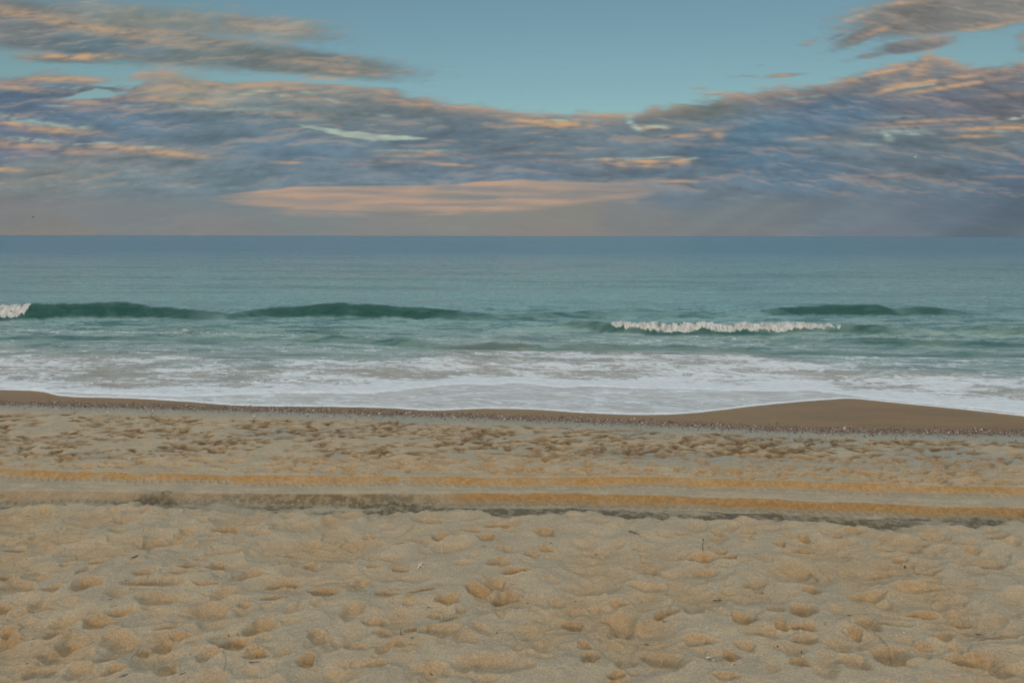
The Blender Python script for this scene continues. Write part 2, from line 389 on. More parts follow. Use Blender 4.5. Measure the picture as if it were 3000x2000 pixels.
# ------------------------------------------------------------------ sea
def sea_rows():
    a = np.linspace(1/15.5, 1/70, 620); b = np.linspace(1/70, 1/2500, 190); c = np.geomspace(2500, 36000, 24)
    return np.concatenate([1/a[:-1], 1/b[:-1], c])
YS = sea_rows(); SS = np.concatenate([np.linspace(-2.4, -.86, 60)[:-1], np.linspace(-.86, .86, 1200)[:-1], np.linspace(.86, 2.4, 60)])
Yw, Sw = np.meshgrid(YS, SS, indexing='ij'); Xw = Sw*Yw
e1 = Yw - L_edge(Xw) - .03*fbm(Xw*2.5, Xw*0, 3, 101)
e2 = Yw - L_inner(Xw) - .05*fbm(Xw*2.0, Xw*0, 3, 103)
bed = base_z(Xw, Yw)
wave = np.zeros_like(Yw); foamc = np.zeros_like(Yw); lump = np.zeros_like(Yw)
def swell(foot_px, amps, front=1.1, back=3.2, seed=0, rough=.12):
    """one wave: its foot as a picture line, its height along x; steep shoreward face, long back"""
    Lf = line([(a, b) for a, b in foot_px], SEA)
    xs = np.array([to_plane(a, foot_px[0][1], SEA)[0] for a, _ in amps]); hs = np.array([h for _, h in amps])
    A = np.interp(Xw, xs, hs, left=hs[0], right=hs[-1])
    A = A*(1 + rough*fbm(Xw*.35, Yw*.0, 4, seed))
    t = Yw - Lf(Xw) - .5*fbm(Xw*.10, Xw*0, 3, seed+2) - .10*fbm(Xw*.9, Yw*.6, 2, seed+7)
    prof = sm(0, 1, t/front)*(t < front) + (t >= front)*(.5 + .5*np.cos(np.pi*np.clip((t-front)/back, 0, 1)))
    return A*np.clip(prof, 0, 1), t, A
K = 3000/2352
# outer breaking line: foot of the dark faces
f1 = [(0,942),(100,940),(300,938),(450,938),(640,940),(750,932),(950,934),(1150,938),(1350,942),(1500,942),(1700,934),(2000,932),(2200,934),(2350,925),(2600,927),(2780,929),(2950,932),(3000,934)]
w1, t1, A1 = swell(f1, [(-900,.5),(0,.88),(120,.95),(280,.90),(420,.62),(560,.46),(640,.30),(700,.42),(820,.62),(960,.90),(1100,.76),(1250,.60),(1400,.36),(1480,.26),(1560,.34),(1650,.38),(1850,.28),(2020,.30),(2100,.22),(2260,.24),(2370,.46),(2530,.60),(2670,.62),(2730,.36),(2790,.50),(2900,.36),(2970,.10),(3900,.3)], 1.25, 4.5, 111)
f2 = [(0,1000),(1200,992),(1600,972),(1700,968),(1800,978),(1900,984),(2100,986),(2300,984),(2450,978),(2600,982),(2800,984),(3000,990)]
w2, t2, A2 = swell(f2, [(-900,.1),(0,.06),(1500,.04),(1620,.12),(1700,.38),(1800,.46),(1900,.52),(2200,.54),(2400,.46),(2480,.42),(2600,.46),(2760,.30),(2870,.15),(2940,.3),(3100,.4)], .95, 3.0, 121)
f3 = [(0,1008),(500,1010),(900,1012),(1300,1036),(1500,1040),(1800,1036),(2200,1050),(2600,1062),(3000,1068)]
w3, t3, A3 = swell(f3, [(-900,.3),(0,.26),(450,.25),(800,.16),(1000,.32),(1400,.36),(1700,.32),(1900,.22),(2200,.26),(2500,.32),(2700,.34),(3000,.3)], .8, 2.5, 131, .5)
f4 = [(0,990),(470,986),(560,987),(860,992),(950,994),(1300,1000),(3000,1020)]
w4, t4, A4 = swell(f4, [(-900,0),(0,.0),(440,.0),(500,.24),(570,.20),(600,.02),(850,0),(900,.30),(980,.26),(1020,0),(1500,0),(1600,.06),(2000,.10),(2400,.12),(2600,.16),(3000,.1)], .6, 1.2, 141, .2)
f5 = [(0,1060),(500,1040),(750,1044),(1300,1050),(2100,1050),(2500,1030),(3000,1050)]
w5, t5, A5 = swell(f5, [(-900,0),(450,0),(560,.16),(700,.12),(760,0),(2100,0),(2250,.1),(2600,.12),(3000,.14)], .6, 1.4, 151, .5)
wave = w1 + w2 + w3 + w4 + w5
# open swell and chop (streaks along x)
far = sm(30, 46, Yw)
chop = (.10*fbm(Xw*.10, Yw*.22, 3, 161) + .055*fbm(Xw*.45, Yw*.9, 3, 163) + .028*fbm(Xw*1.3, Yw*2.6, 3, 165)
        + .30*sm(60, 200, Yw)*fbm(Xw*.012, Yw*.05, 3, 167)
        + .15*(.45 + .6*fbm(Xw*.08, Yw*.15, 2, 169))*(1 - 2*np.abs(fbm(Xw*.55 + .3*fbm(Xw*.3, Yw*.3, 2, 172), Yw*1.25, 4, 170, .55))))
damp_out = 1 - sm(200, 900, Yw)
inshore = sm(1.0, 9.0, e1)
z_open = SEA + wave + chop*damp_out*(.35 + .65*inshore)
# white water on the broken parts
def span(x, pts, row=978):
    xs = np.array([to_plane(a, row, SEA)[0] for a, _ in pts]); return np.interp(x, xs, [v for _, v in pts])
br2 = span(Xw, [(1760,0),(1830,1),(2340,1),(2470,.5),(2530,0)])
br1 = span(Xw, [(-3000,1),(120,1),(200,0)], 922) 
rgd = .30*fbm(Xw*1.7, Yw*1.0, 5, 177)
roll2 = np.clip(br2*1.6, 0, 1)*sm(.16 + .5*(1-br2), .52 + .5*(1-br2), t2 + .75*rgd + .06*fbm(Xw*4.5, Yw*2, 3, 184))*(1 - sm(.75, 1.15 + .5*br2, t2 + 1.3*rgd))*sm(.12, .5, br2 + rgd)
roll1 = sm(.25, .6, br1 + rgd)*sm(.2, .5, t1 + .5*rgd)*(1 - sm(1.1, 2.2, t1 + rgd))
cl, cv = worley(Xw*3.6 + .4*fbm(Xw*3, Yw*3, 2, 171), Yw*3.0 + t2*1.0, 9)
roll = np.clip(roll1 + roll2, 0, 1)
lump = roll*(.05*(1 - np.clip(cl, 0, 1)) + .20*fbm(Xw*.7, Yw*.3, 3, 175) + .15*np.abs(fbm(Xw*2.2, Yw*1.2, 4, 178)) + .08*fbm(Xw*6.5, Yw*3, 3, 180))
# tumbling front overhangs slightly: push it shoreward
z_open = z_open + lump*.8
# swash sheets over the sand
lay = .028*sm(-.0, .22, e1) + .040*sm(0, .30, e2) + .05*sm(.2, 3.5, e2) + .22*sm(2, 9, e2)
ripple = (.010*fbm(Xw*1.2, Yw*2.2, 4, 181) + .006*fbm(Xw*4, Yw*6, 3, 183))*sm(.4, 2.5, e2)
z_swash = bed + lay + ripple - .35*(1 - sm(-.10, .0, e1)) 
hk = .12
d = np.clip(.5 + .5*(z_open - z_swash)/hk, 0, 1)
Zw = z_swash*(1-d) + z_open*d + hk*d*(1-d)
Zw = np.where(e1 < .3, z_swash, Zw)
depth = np.clip(Zw - bed, 0, 6)
# foam cover: 1 = solid white, ~.5 = lace, 0 = clear water
inner_edge = np.exp(-((e2-.10)/.13)**2)
outer_edge = np.exp(-((e1-.09)/.11)**2)
wdist = e2
shore_w = 1 - sm(7.0, 11.5, wdist + 1.4*fbm(Xw*.16, Yw*.3, 3, 191))
rightk = sm(-3, 10, Xw)
cover = .50*shore_w
cover += .20*np.exp(-(wdist/1.7)**2)*(.5+.9*sm(-12, -2, Xw)) 
cover += .045*rightk*shore_w
out_r = (1 - sm(13, 18.5, wdist + 1.5*fbm(Xw*.2, Yw*.3, 3, 193)))*sm(1, 14, Xw)
cover = np.maximum(cover, .47*out_r)
cover = np.maximum(cover, .58*out_r*sm(15, 22, Xw))
cover += .14*fbm(Xw*.28, Yw*.5, 4, 195)
cover = np.maximum(cover, (.435 + .07*fbm(Xw*.13, Yw*.3, 3, 202))*(1-sm(15, 20, wdist)))
# lace behind the breakers
cover = np.maximum(cover, .60*np.clip(br2*1.5, 0, 1)*sm(.8, 1.5, t2)*(1-sm(3.5, 8, t2)))
# clear faces
cover *= 1 - .55*sm(.05, .25, t3)*(1 - sm(.7, 1.3, t3))
cover *= 1 - .8*sm(.0, .25, t2)*(1 - sm(1.2, 2.0, t2))*sm(.1, .3, A2)
between = (e2 < 0)
cover = np.where(between, .47 + .14*fbm(Xw*.5, Yw*.8, 3, 197), cover)
milk_sheet = (1 - sm(-.05, .15, e2))*sm(0, .1, e1)
cover = np.maximum(cover, roll*(.74 + .42*fbm(Xw*2.6, Yw*1.4, 5, 179, .6)))
cover = np.maximum(cover, np.maximum(inner_edge, outer_edge)*1.0)
cover = np.clip(cover, 0, 1.1)
silt = (1 - sm(4.5, 11, wdist + 1.8*fbm(Xw*.1, Yw*.2, 3, 199)))*(.8+.3*fbm(Xw*.3, Yw*.6, 3, 201))
silt = np.clip(np.where(e2 < .0, .85, silt), 0, 1)
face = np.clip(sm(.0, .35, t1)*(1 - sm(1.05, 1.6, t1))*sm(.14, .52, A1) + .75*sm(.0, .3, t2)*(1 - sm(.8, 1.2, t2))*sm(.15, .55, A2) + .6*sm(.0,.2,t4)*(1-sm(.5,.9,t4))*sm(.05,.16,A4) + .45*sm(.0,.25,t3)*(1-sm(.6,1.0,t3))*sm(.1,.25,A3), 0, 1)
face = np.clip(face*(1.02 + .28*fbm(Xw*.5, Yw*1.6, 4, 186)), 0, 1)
green = 1 - sm(45, 260, Yw)

def sea_material():
    s = N('sea_water')
    cv_, sl, gn, ml, rl, fc = (s.attr(k).outputs['Fac'] for k in ('foam', 'silt', 'green', 'milk', 'roll', 'face'))
    sep = s.n('SeparateXYZ'); s.put(sep.inputs[0], s.n('NewGeometry').outputs['Position'])
    Y = sep.outputs[1]
    # water body: green inshore, blue-green offshore, sandy and milky in the swash
    body = s.mix(gn, (.085,.212,.310), (.195,.365,.385))
    body = s.mix(s.ramp(Y, 50, 34), body, (.265,.395,.375))
    pt = s.noise(1.0, 5, .6, vec=s.scaled(.30, 1.15, 1), dist=.5); pt2 = s.noise(1.0, 4, .6, vec=s.scaled(.035, .19, 1), dist=.4)
    body = s.mix(s.math('MULTIPLY', s.math('MULTIPLY', s.ramp(pt, .46, .62), s.ramp(Y, 62, 46)), .9), body, (.055,.160,.175))  # dark streaks painted for ripple facets that reflect less sky
    body = s.mix(s.math('MULTIPLY', s.math('MULTIPLY', s.ramp(pt2, .48, .64), s.ramp(Y, 44, 70)), .45), body, (.055,.150,.190))  # same painted reflection contrast, farther out
    body = s.mix(sl, body, (.40,.335,.275))
    body = s.mix(fc, body, (.002,.070,.056))  # wave faces painted dark green for their weaker sky reflection
    # foam pattern
    warp = s.noise(1.1, 3, .5, vec=s.scaled(1, 1, 0), col=True)
    vm = s.n('VectorMath', operation='MULTIPLY_ADD'); s.put(vm.inputs[0], warp); vm.inputs[1].default_value = (1.2, 1.2, 0)
    s.put(vm.inputs[2], s.scaled(1, 1, 0, .30))
    def lace(sx, sy, sc, det):
        mp = s.n('Mapping'); s.put(mp.inputs['Vector'], vm.outputs[0]); mp.inputs['Scale'].default_value = (sx, sy, 1)
        return s.noise(sc, det, .62, vec=mp.outputs[0], dist=.6)
    n1 = lace(.36, .80, 2.3, 6); n2 = lace(.45, 1.1, 6.5, 5)
    pat = s.math('ADD', s.math('MULTIPLY', n1, .56), s.math('MULTIPLY', n2, .44))
    thr = s.math('SUBTRACT', 1.0, cv_)
    f = s.math('SUBTRACT', pat, thr)
    solid = s.ramp(f, -.01, .085)
    thin = s.math('MULTIPLY', s.ramp(f, -.16, .10), .42)
    foam = s.math('MAXIMUM', solid, s.math('MULTIPLY', thin, s.ramp(cv_, .2, .5)))
    foam = s.math('MAXIMUM', foam, s.math('MULTIPLY', ml, s.ramp(pat, .40, .60, .34, .82)))
    foamc_ = s.mix(s.ramp(n2, .3, .7), (.60,.65,.69), (.76,.80,.84))
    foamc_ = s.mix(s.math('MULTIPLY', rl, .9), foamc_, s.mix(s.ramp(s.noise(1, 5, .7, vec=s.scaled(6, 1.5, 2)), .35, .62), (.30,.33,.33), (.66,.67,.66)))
    col = s.mix(foam, body, foamc_)
    # ripples; long crests lie along the shore
    r1 = s.noise(1.0, 6, .62, vec=s.scaled(.9, 2.6, 1)); r2 = s.noise(1.0, 5, .6, vec=s.scaled(.16, .55, 1)); r3 = s.noise(1.0, 4, .6, vec=s.scaled(.02, .085, 1))
    hh = s.math('ADD', s.math('ADD', s.math('MULTIPLY', r1, .19), s.math('MULTIPLY', s.math('MULTIPLY', r2, s.ramp(Y, 40, 90)), .95)),
                s.math('MULTIPLY', s.math('MULTIPLY', r3, s.ramp(Y, 150, 500)), 6.0))
    fb = s.noise(9, 5, .7, vec=s.scaled(1, 1, 1))
    b = s.bump(hh, s.ramp(Y, 19, 32, .35, 1.0), 1.0)
    b = s.bump(fb, s.math('MULTIPLY', foam, .5), .05, b)
    far_r = s.ramp(Y, 35, 260, .08, .26)
    rough = s.n('Mix'); s.put(rough.inputs[0], foam); s.put(rough.inputs[2], far_r); rough.inputs[3].default_value = .75
    p = s.principled(**{'Base Color': col, 'Roughness': rough.outputs[0], 'IOR': 1.333, 'Normal': b})
    s.t.links.new(p.outputs[0], s.out.inputs[0]); return s.m
sea = grid_mesh('sea', Xw, Yw, Zw, dict(foam=cover, silt=silt, face=face, green=green, milk=milk_sheet, roll=roll), sea_material())
tag(sea, 'blue-green ocean with small breaking waves and white foam washing up the sand', None, None, 'structure')

# ------------------------------------------------------------------ clouds
def poly(x, pts):
    return np.interp(x, [p[0] for p in pts], [p[1] for p in pts])
lin = lambda c: np.where(c/255 <= .04045, c/255/12.92, ((c/255+.055)/1.055)**2.4)
def cloud_field(U, V):
    """colour and cover of the evening cloud by bearing (U across, V down from the top of the view; the horizon lies at 541)"""
    def blob(u, v, a, b, sl, p=2.0):
        return np.exp(-(np.abs((U - u)/a)**p + np.abs((V - v - sl*(U - u))/b)**p))
    Uw = U + 16*fbm(U/130, V/40, 3, 301); Vw = V + 4*fbm(U/110, V/30, 3, 303)
    S_ = Vw - np.interp(U, [0, 700, 1250, 1700, 2352], [-75, -15, 0, -22, -105])*-1     # streaks follow the fan of the cloud rows
    def f(su, sv, o, sd, g=.5, dv=0.0, warp=1.0):
        return fbm(Uw/su, (S_ + dv)/sv, o, sd, g)
    n_big = f(230, 62, 5, 311); n_mid = f(140, 27, 5, 313, .45); n_fin = f(58, 9.5, 4, 317, .45)
    n_mot = fbm(Uw/34, S_/14, 4, 351, .5)
    up_m = f(140, 27, 5, 313, .45, -5); up_b = f(230, 62, 5, 311, .5, -10); up_f = f(58, 9.5, 4, 317, .45, -2.2)
    bil = 1 - 2.2*np.abs(fbm(Uw/90, S_/22, 3, 321, .45)); up_bil = 1 - 2.2*np.abs(fbm(Uw/90, (S_-4)/22, 3, 321, .45))
    top = poly(U, [(-700,120),(0,176),(130,168),(270,190),(350,165),(560,183),(700,183),(900,200),(1050,240),(1200,254),(1400,263),(1450,262),(1500,243),(1620,219),(1750,202),(1900,182),(2050,152),(2130,126),(2210,152),(2352,142),(3000,90)])
    below = V - top + 10*n_mid + 16*n_big*np.clip(.3 + np.abs(U-1300)/500, 0, 1) + 4*n_fin
    D = 1.15*sm(-14, 30, below)
    for (u, v, a, b, sl, wt, fz) in [
        (60,60,340,52,.15,1.9,.5),(250,88,300,42,.14,1.9,.45),(430,112,240,30,.12,1.7,.5),(640,140,280,28,.09,1.5,.6),(800,163,130,8,.07,.85,.6),(160,136,140,13,.02,.95,.7),(330,48,330,42,.08,.85,.7),(600,64,190,30,.10,.9,.7),(560,108,260,26,.12,.75,.7),
        (690,48,110,7,.0,.40,.8),(450,16,190,10,0,.30,.8),(760,130,120,6,.12,.50,.8),(860,146,80,5,.12,.4,.8),(120,190,170,14,.0,.9,.6),(90,8,160,9,.05,.22,.8),
        (2260,14,280,46,-.14,1.8,.6),(2090,36,100,26,-.3,1.3,.7),(2010,66,95,19,-.42,1.2,.7),(2280,50,130,16,-.16,.9,.7),(2100,103,85,16,-.14,1.3,.7),(2020,122,80,8,-.2,.65,.8),(1860,96,26,9,-.25,.5,.8),(1925,82,40,8,-.35,.55,.8),
        (2349,95,22,36,0,.55,.8),(1800,172,56,5,-.08,.72,.7),(1710,175,50,4,-.02,.36,.8),(2340,178,70,9,-.1,.6,.7),(1610,202,22,4.5,0,.55,.7),(1640,214,60,5,-.05,.5,.8),(1740,150,30,3,-.1,.2,.8),(2180,88,40,9,-.5,.5,.8)]:
        k = blob(u, v, a, b, sl, 2.5)
        D = np.maximum(D, wt*k + fz*(.30*n_mid + .16*n_fin + .10*n_big)*blob(u, v, a*1.25, b*1.5, sl) - .04)
    for (u, v, a, b, sl, wt) in [(212,212,90,16,-.06,1.3),(120,200,50,6,0,.6),(300,196,50,8,-.2,.6),(560,182,110,5,-.02,.7),(745,190,90,5,.04,.5),(85,286,90,6,.14,1.0),(190,300,18,9,-.3,1.0),(60,330,70,5,.06,.7),
        (1462,292,26,10,.3,.9),(1448,276,10,10,0,.8),(1530,288,30,4,0,.5),(2346,272,60,4,-.1,.8),(2250,150,30,5,-.2,.3)]:
        D = D - wt*blob(u, v, a, b, sl, 2.4)*(1 + 1.6*n_mid + 1.0*n_fin)
    D = D + .12*n_fin + .14*n_mot
    thin = sm(30, 120, V - top + 30)                                                # solid deeper into the deck
    alpha = sm(.02, .85, D*(1 + .25*thin))
    dens = np.clip(.5 + .9*n_mid + .8*n_big + .35*bil - .2, 0, 1)
    pts = np.array([
     (0,70,112,118,124),(250,112,96,116,128),(520,122,106,118,122),(640,140,112,120,122),(350,50,132,134,130),(600,60,128,132,130),(100,250,86,108,132),(0,330,98,112,136),(300,270,92,116,138),(480,210,130,136,134),(700,230,114,126,132),(550,290,100,122,138),
     (700,350,94,118,138),(900,270,106,120,130),(1000,330,98,116,132),(900,400,104,124,142),(700,410,104,124,140),(1200,330,98,114,128),(1200,395,100,118,138),(1450,330,100,116,130),(1560,400,100,118,136),(1750,300,80,114,138),(1900,255,82,110,136),
     (1700,350,84,114,138),(1600,240,112,122,124),(1800,225,104,112,124),(2000,330,102,118,132),(2150,250,100,106,122),(2352,240,104,106,118),(2250,330,100,114,126),(2100,400,98,114,130),(2352,390,84,104,126),(1800,400,88,114,138),(1600,450,104,120,136),
     (100,410,120,126,130),(350,420,110,126,136),(550,420,104,124,138),(0,500,122,120,124),(300,500,120,124,130),(700,500,120,126,130),(1000,505,130,128,126),(1300,500,132,128,124),(1450,510,122,122,126),(1700,500,114,122,128),(1950,500,104,116,130),
     (2200,500,92,106,124),(2352,480,86,102,120),(2352,540,92,106,120),(2000,540,104,112,126),(1700,540,118,120,126),(1300,540,134,124,122),(900,540,128,126,126),(500,540,126,124,126),(100,540,128,122,120),(2200,30,120,118,118),(2352,60,122,118,118),(2000,180,108,114,124),
     (-400,300,110,118,128),(2900,300,100,110,126)], float)
    acc = np.zeros(U.shape + (3,)); ws = np.zeros(U.shape)
    for q in pts:
        wg = 1/(.02 + ((U - q[0])/300)**2 + ((V - q[1])/90)**2)**2
        acc += wg[..., None]*lin(q[2:5]); ws += wg
    shade = acc/ws[..., None]
    gry = shade.mean(-1, keepdims=True); shade = (shade*.80 + gry*.20*np.array([.95, 1.04, 1.0]))*1.08*np.array([.98, 1.01, .98])
    low = sm(425, 480, V)
    shade = shade*(1 + (.20*n_mid + .22*n_big + .10*n_fin + .12*n_mot)*(1 - .85*low))[..., None]
    gold = lin(np.array([198., 160., 122.])); rose = lin(np.array([172., 146., 132.])); pale = lin(np.array([172., 188., 172.]))
    # upper sides of the rolls turn to the low sun
    g = (n_mid - up_m)*1.7 + (n_big - up_b)*1.6 + (bil - up_bil)*.55 + (n_fin - up_f)*.35
    lit = sm(.05, .75, g)*sm(.15, .6, dens)
    rim = np.exp(-((below - 9)/15)**2)
    upper = sm(250, 120, V)
    amt = .26*lit + .50*rim*(.7 + .9*n_mid)
    amt *= (1 - .90*low)*(1 - .6*blob(1850, 300, 260, 55, 0))*(1 - .55*blob(650, 390, 420, 45, 0))
    hue = np.clip(.45 + .9*n_big + .5*n_fin, 0, 1)
    A2 = np.zeros_like(U); G2 = np.zeros_like(U)
    nz = np.clip(.80 + .7*n_fin + .5*n_mid + .5*n_mot, 0, 1.2)
    for (u, v, a, b, sl, gk, wt) in [
        (150,131,120,7,.02,1,.85),(40,141,60,4,0,.8,.5),(40,32,130,9,.14,1,.5),(190,62,140,8,.16,1,.55),(330,92,150,7,.14,1,.40),(140,182,90,7,.0,1,.7),(230,186,70,5,.02,.8,.5),(40,203,60,6,.08,1,.6),(120,212,70,5,.05,.9,.55),
        (190,236,70,6,.05,.5,.6),(30,286,50,5,.12,1,.8),(130,300,85,7,.06,.9,.8),(40,335,110,8,.06,1,.55),(150,348,110,7,.03,.8,.5),(300,342,90,5,.05,1,.8),(380,352,100,6,.10,1,.65),(10,392,36,4,0,1,.85),(330,350,170,13,.05,.4,.4),
        (400,205,140,11,-.03,.8,.45),(350,228,120,7,.02,.9,.5),(290,252,150,5,0,.4,.4),(470,238,60,5,.1,.9,.5),(560,92,150,7,.1,.6,.35),(330,75,120,6,.05,.8,.35),(640,42,150,7,.03,.3,.35),(600,62,130,7,.08,.4,.35),(820,168,100,4.5,.07,.7,.55),(740,148,120,6,.1,.5,.4),
        (600,200,210,8,.06,.7,.5),(700,225,120,7,.1,.6,.4),(900,214,120,6,.17,.6,.5),(960,240,110,8,.14,.8,.45),(640,262,130,4,.03,.7,.35),(1120,250,90,4,.05,.7,.5),(1260,259,150,4,.02,.8,.7),(1230,278,60,5,.05,1,.85),(1300,286,60,7,.03,1,.9),(1180,290,60,3.5,-.03,1,.5),
        (940,356,70,4,.0,.9,.6),(985,352,26,5,0,.9,.6),(930,372,90,3.5,.02,.6,.4),(1035,378,44,3,.06,.8,.7),(660,374,34,3,.03,.8,.7),(1396,366,24,3.5,0,1,.9),(1470,371,60,4.5,-.05,1,1.0),(1480,380,80,4.5,-.03,1,.6),(1558,370,26,6,-.05,1,.9),(1560,415,60,3,0,1,.6),
        (1490,292,34,5,0,1,.8),(1560,312,50,4,-.05,.8,.6),(1640,296,50,5,-.1,.7,.45),(1648,312,16,9,0,1,.5),(1540,224,80,5,-.2,.8,.6),(1650,208,130,5,-.10,.8,.65),(1770,193,90,5,-.1,.8,.65),(1900,188,120,5,-.10,.8,.7),(2010,168,90,4,-.22,1,.85),
        (2115,155,26,24,-.5,1,.6),(2060,200,50,5,-.25,1,.85),(2120,188,80,5,-.12,1,.85),(2200,176,100,5,-.12,.8,.6),(2190,196,110,4.5,-.16,1,.8),(2290,160,80,5,-.15,.7,.6),(2330,215,60,4,-.05,.6,.4),(2300,292,90,5,-.03,1,1.0),(2352,284,60,4,-.02,1,.8),(2240,311,50,4,-.05,1,.7),
        (2160,275,150,3.5,-.05,.8,.55),(2060,290,90,3,-.04,.2,.5),(1860,316,60,3.5,-.05,.8,.5),(1790,340,60,3.5,0,.5,.4),(1960,40,40,6,-.35,1,.7),(2010,72,60,6,-.4,.8,.45),(2240,66,130,5,-.18,1,.55),(2060,6,70,5,-.1,1,.6),(1960,22,50,6,-.2,.8,.5),(2170,110,60,5,-.2,.8,.6),(1860,96,26,6,0,.9,.6),
        (1800,172,56,4,-.08,.6,.6),(1610,202,22,3.5,0,1,.7),(2348,95,16,10,0,1,.6),(2320,404,60,3.5,0,.4,.4),(2020,402,110,4,-.03,.5,.35),(1600,330,60,4,0,.4,.35),(820,378,60,3,0,.4,.3),(1240,352,90,3,0,.5,.3),(1300,368,70,2.5,0,.4,.3)]:
        k = blob(u, v, a*1.05, b*1.2, sl, 2.2)*wt*nz
        G2 = np.where(k > A2, gk, G2); A2 = np.maximum(A2, k)
    amt = np.clip(np.maximum(amt, A2*1.1) + .25*amt*A2, 0, .95)
    hue = np.where(A2*1.1 > amt*.9, G2, hue)[..., None]
    col = shade*(1 - amt[..., None]) + (gold*hue + rose*(1 - hue))*amt[..., None]
    # pale luminous gaps
    P2 = np.zeros_like(U)
    wedge = sm(0, 5, 3*n_fin + V - poly(U, [(640,270),(700,287),(800,299),(900,309),(1006,319)]))*sm(0, 4, poly(U, [(640,276),(700,296),(800,318),(860,326),(930,325),(1006,321)]) - V + 2*n_fin)*sm(640, 760, U)*(1 - sm(1000, 1010, U))
    for (u, v, a, b, sl, wt) in [(560,254,120,6,.02,.35),(450,250,60,5,.1,.4),(870,266,50,4,.05,.4),(1420,258,30,3,0,.4),(1500,290,40,4,.1,.9),(1462,292,16,9,.6,1.0),(1580,366,20,2.5,-.2,.8),(1400,364,60,2,-.03,.6),(1500,362,70,2.2,-.06,.7),(1300,276,60,3,0,.7),
        (2060,300,60,7,-.05,.6),(2090,306,60,3,0,.6),(2052,268,60,4,-.03,.5),(2040,312,14,10,.3,.7),(1990,330,40,3,0,.3),(2340,268,40,4,-.2,1.0),(2330,300,60,2.5,0,.6),(640,222,20,4,0,.7),(590,210,30,3,0,.6),(700,214,24,4,0,.6),(760,232,20,4,.3,.6),(520,228,16,3,0,.7),(560,218,20,2,0,.6),
        (300,246,18,4,0,.5),(130,245,30,2.5,0,.7),(960,346,80,2.5,0,.7),(180,332,80,3,0,.6),(60,322,60,5,.1,.8),(240,330,40,3,0,.7),(360,340,50,2.5,.05,.8),(80,282,90,5,.14,.9),(190,294,18,7,-.2,.9),(2110,196,60,2.2,-.12,.7),(1640,212,30,2.5,-.1,.5),(1850,222,60,3,-.1,.35)]:
        P2 = np.maximum(P2, wt*blob(u, v, a, b, sl, 2.0)*np.clip(.7 + 1.0*n_fin + .8*n_mot, 0, 1.2))
    P2 = np.maximum(P2, wedge*(.72 + .45*n_fin + .3*n_mot))
    P2 = np.clip(P2*.9, 0, 1)[..., None]
    col = col*(1 - P2) + pale*P2
    # the long peach opening above the horizon
    sk = .7*fbm(U/240 + .3*n_mid, V/12 + .5*n_mid, 4, 361, .42)
    bt = poly(U, [(470,455),(560,441),(680,428),(850,427),(1050,421),(1200,412),(1290,415),(1400,419),(1580,412),(1600,411)]) + 2.5*n_mid
    bb = poly(U, [(470,456),(580,468),(700,485),(830,487),(1000,482),(1150,476),(1300,468),(1450,452),(1590,424)]) + 6*n_mid
    ins = sm(-1, 4, V - bt + 3*sk)*sm(-14, 6, bb - V + 7*sk)*sm(470, 620, U + 60*sk)*(1 - sm(1440, 1600, U + 60*sk))
    ins = ins*(1 - .75*blob(1130, 453, 120, 4, 0))*(.88 + .3*sk)
    pk = np.clip(.35 + 1.1*sk + .5*sm(14, 0, V - bt) + .3*sm(16, 0, bb - V), 0, 1)[..., None]
    pc = lin(np.array([148., 140., 134.]))*(1 - pk) + lin(np.array([186., 156., 134.]))*pk
    fade = sm(1200, 1560, U)[..., None]*.5
    ins = np.clip(ins, 0, 1)[..., None]
    col = col*(1 - ins) + (pc*(1 - fade) + shade*fade)*ins
    # faint shafts of dusk under the right-hand deck
    col = col*(1 + .15*fbm((U + (V - 400)*1.9)/170, V*0, 2, 331)*sm(400, 470, V)*sm(1300, 1700, U))[..., None]
    alpha = np.maximum(alpha, np.maximum(sm(440, 480, V)*(V < 700), P2[..., 0]))
    alpha = np.maximum(alpha, sm(60, 140, V - top))
    return col, alpha

# a shell of cloud 45 km off, thinned where the evening sky shows through; u, v are bearings in picture-like units
R = 45000.0
OVERHEAD_FILL = 1.03           # radiance of the unseen overhead cloud, added as fill light for the sand
az = np.concatenate([np.linspace(-180, -44, 150)[:-1], np.linspace(-44, 44, 1150)[:-1], np.linspace(44, 180, 150)])
el = np.concatenate([np.linspace(-.5, 20, 430)[:-1], np.linspace(20, 89.5, 110)])
EL, AZ = np.meshgrid(np.radians(el), np.radians(az), indexing='ij')
dxv = np.sin(AZ)*np.cos(EL); dyv = np.cos(AZ)*np.cos(EL); dzv = np.sin(EL)
front = dyv > .15
cp, sp = math.cos(PITCH), math.sin(PITCH)
depthv = np.where(front, dyv*cp - dzv*sp, 1)
U = (1500 + F*dxv/depthv)/K; V = (1000 - F*(dyv*sp + dzv*cp)/depthv)/K          # bearings in 2352-wide units
U = np.where(front, U, 1176 + np.degrees(AZ)*32); V = np.where(front, V, 541 - np.degrees(EL)*29)
flat = 1/(np.maximum(dzv, 0) + .10)
PX, PY = dxv*flat, dyv*flat
col, alpha = cloud_field(U, V)
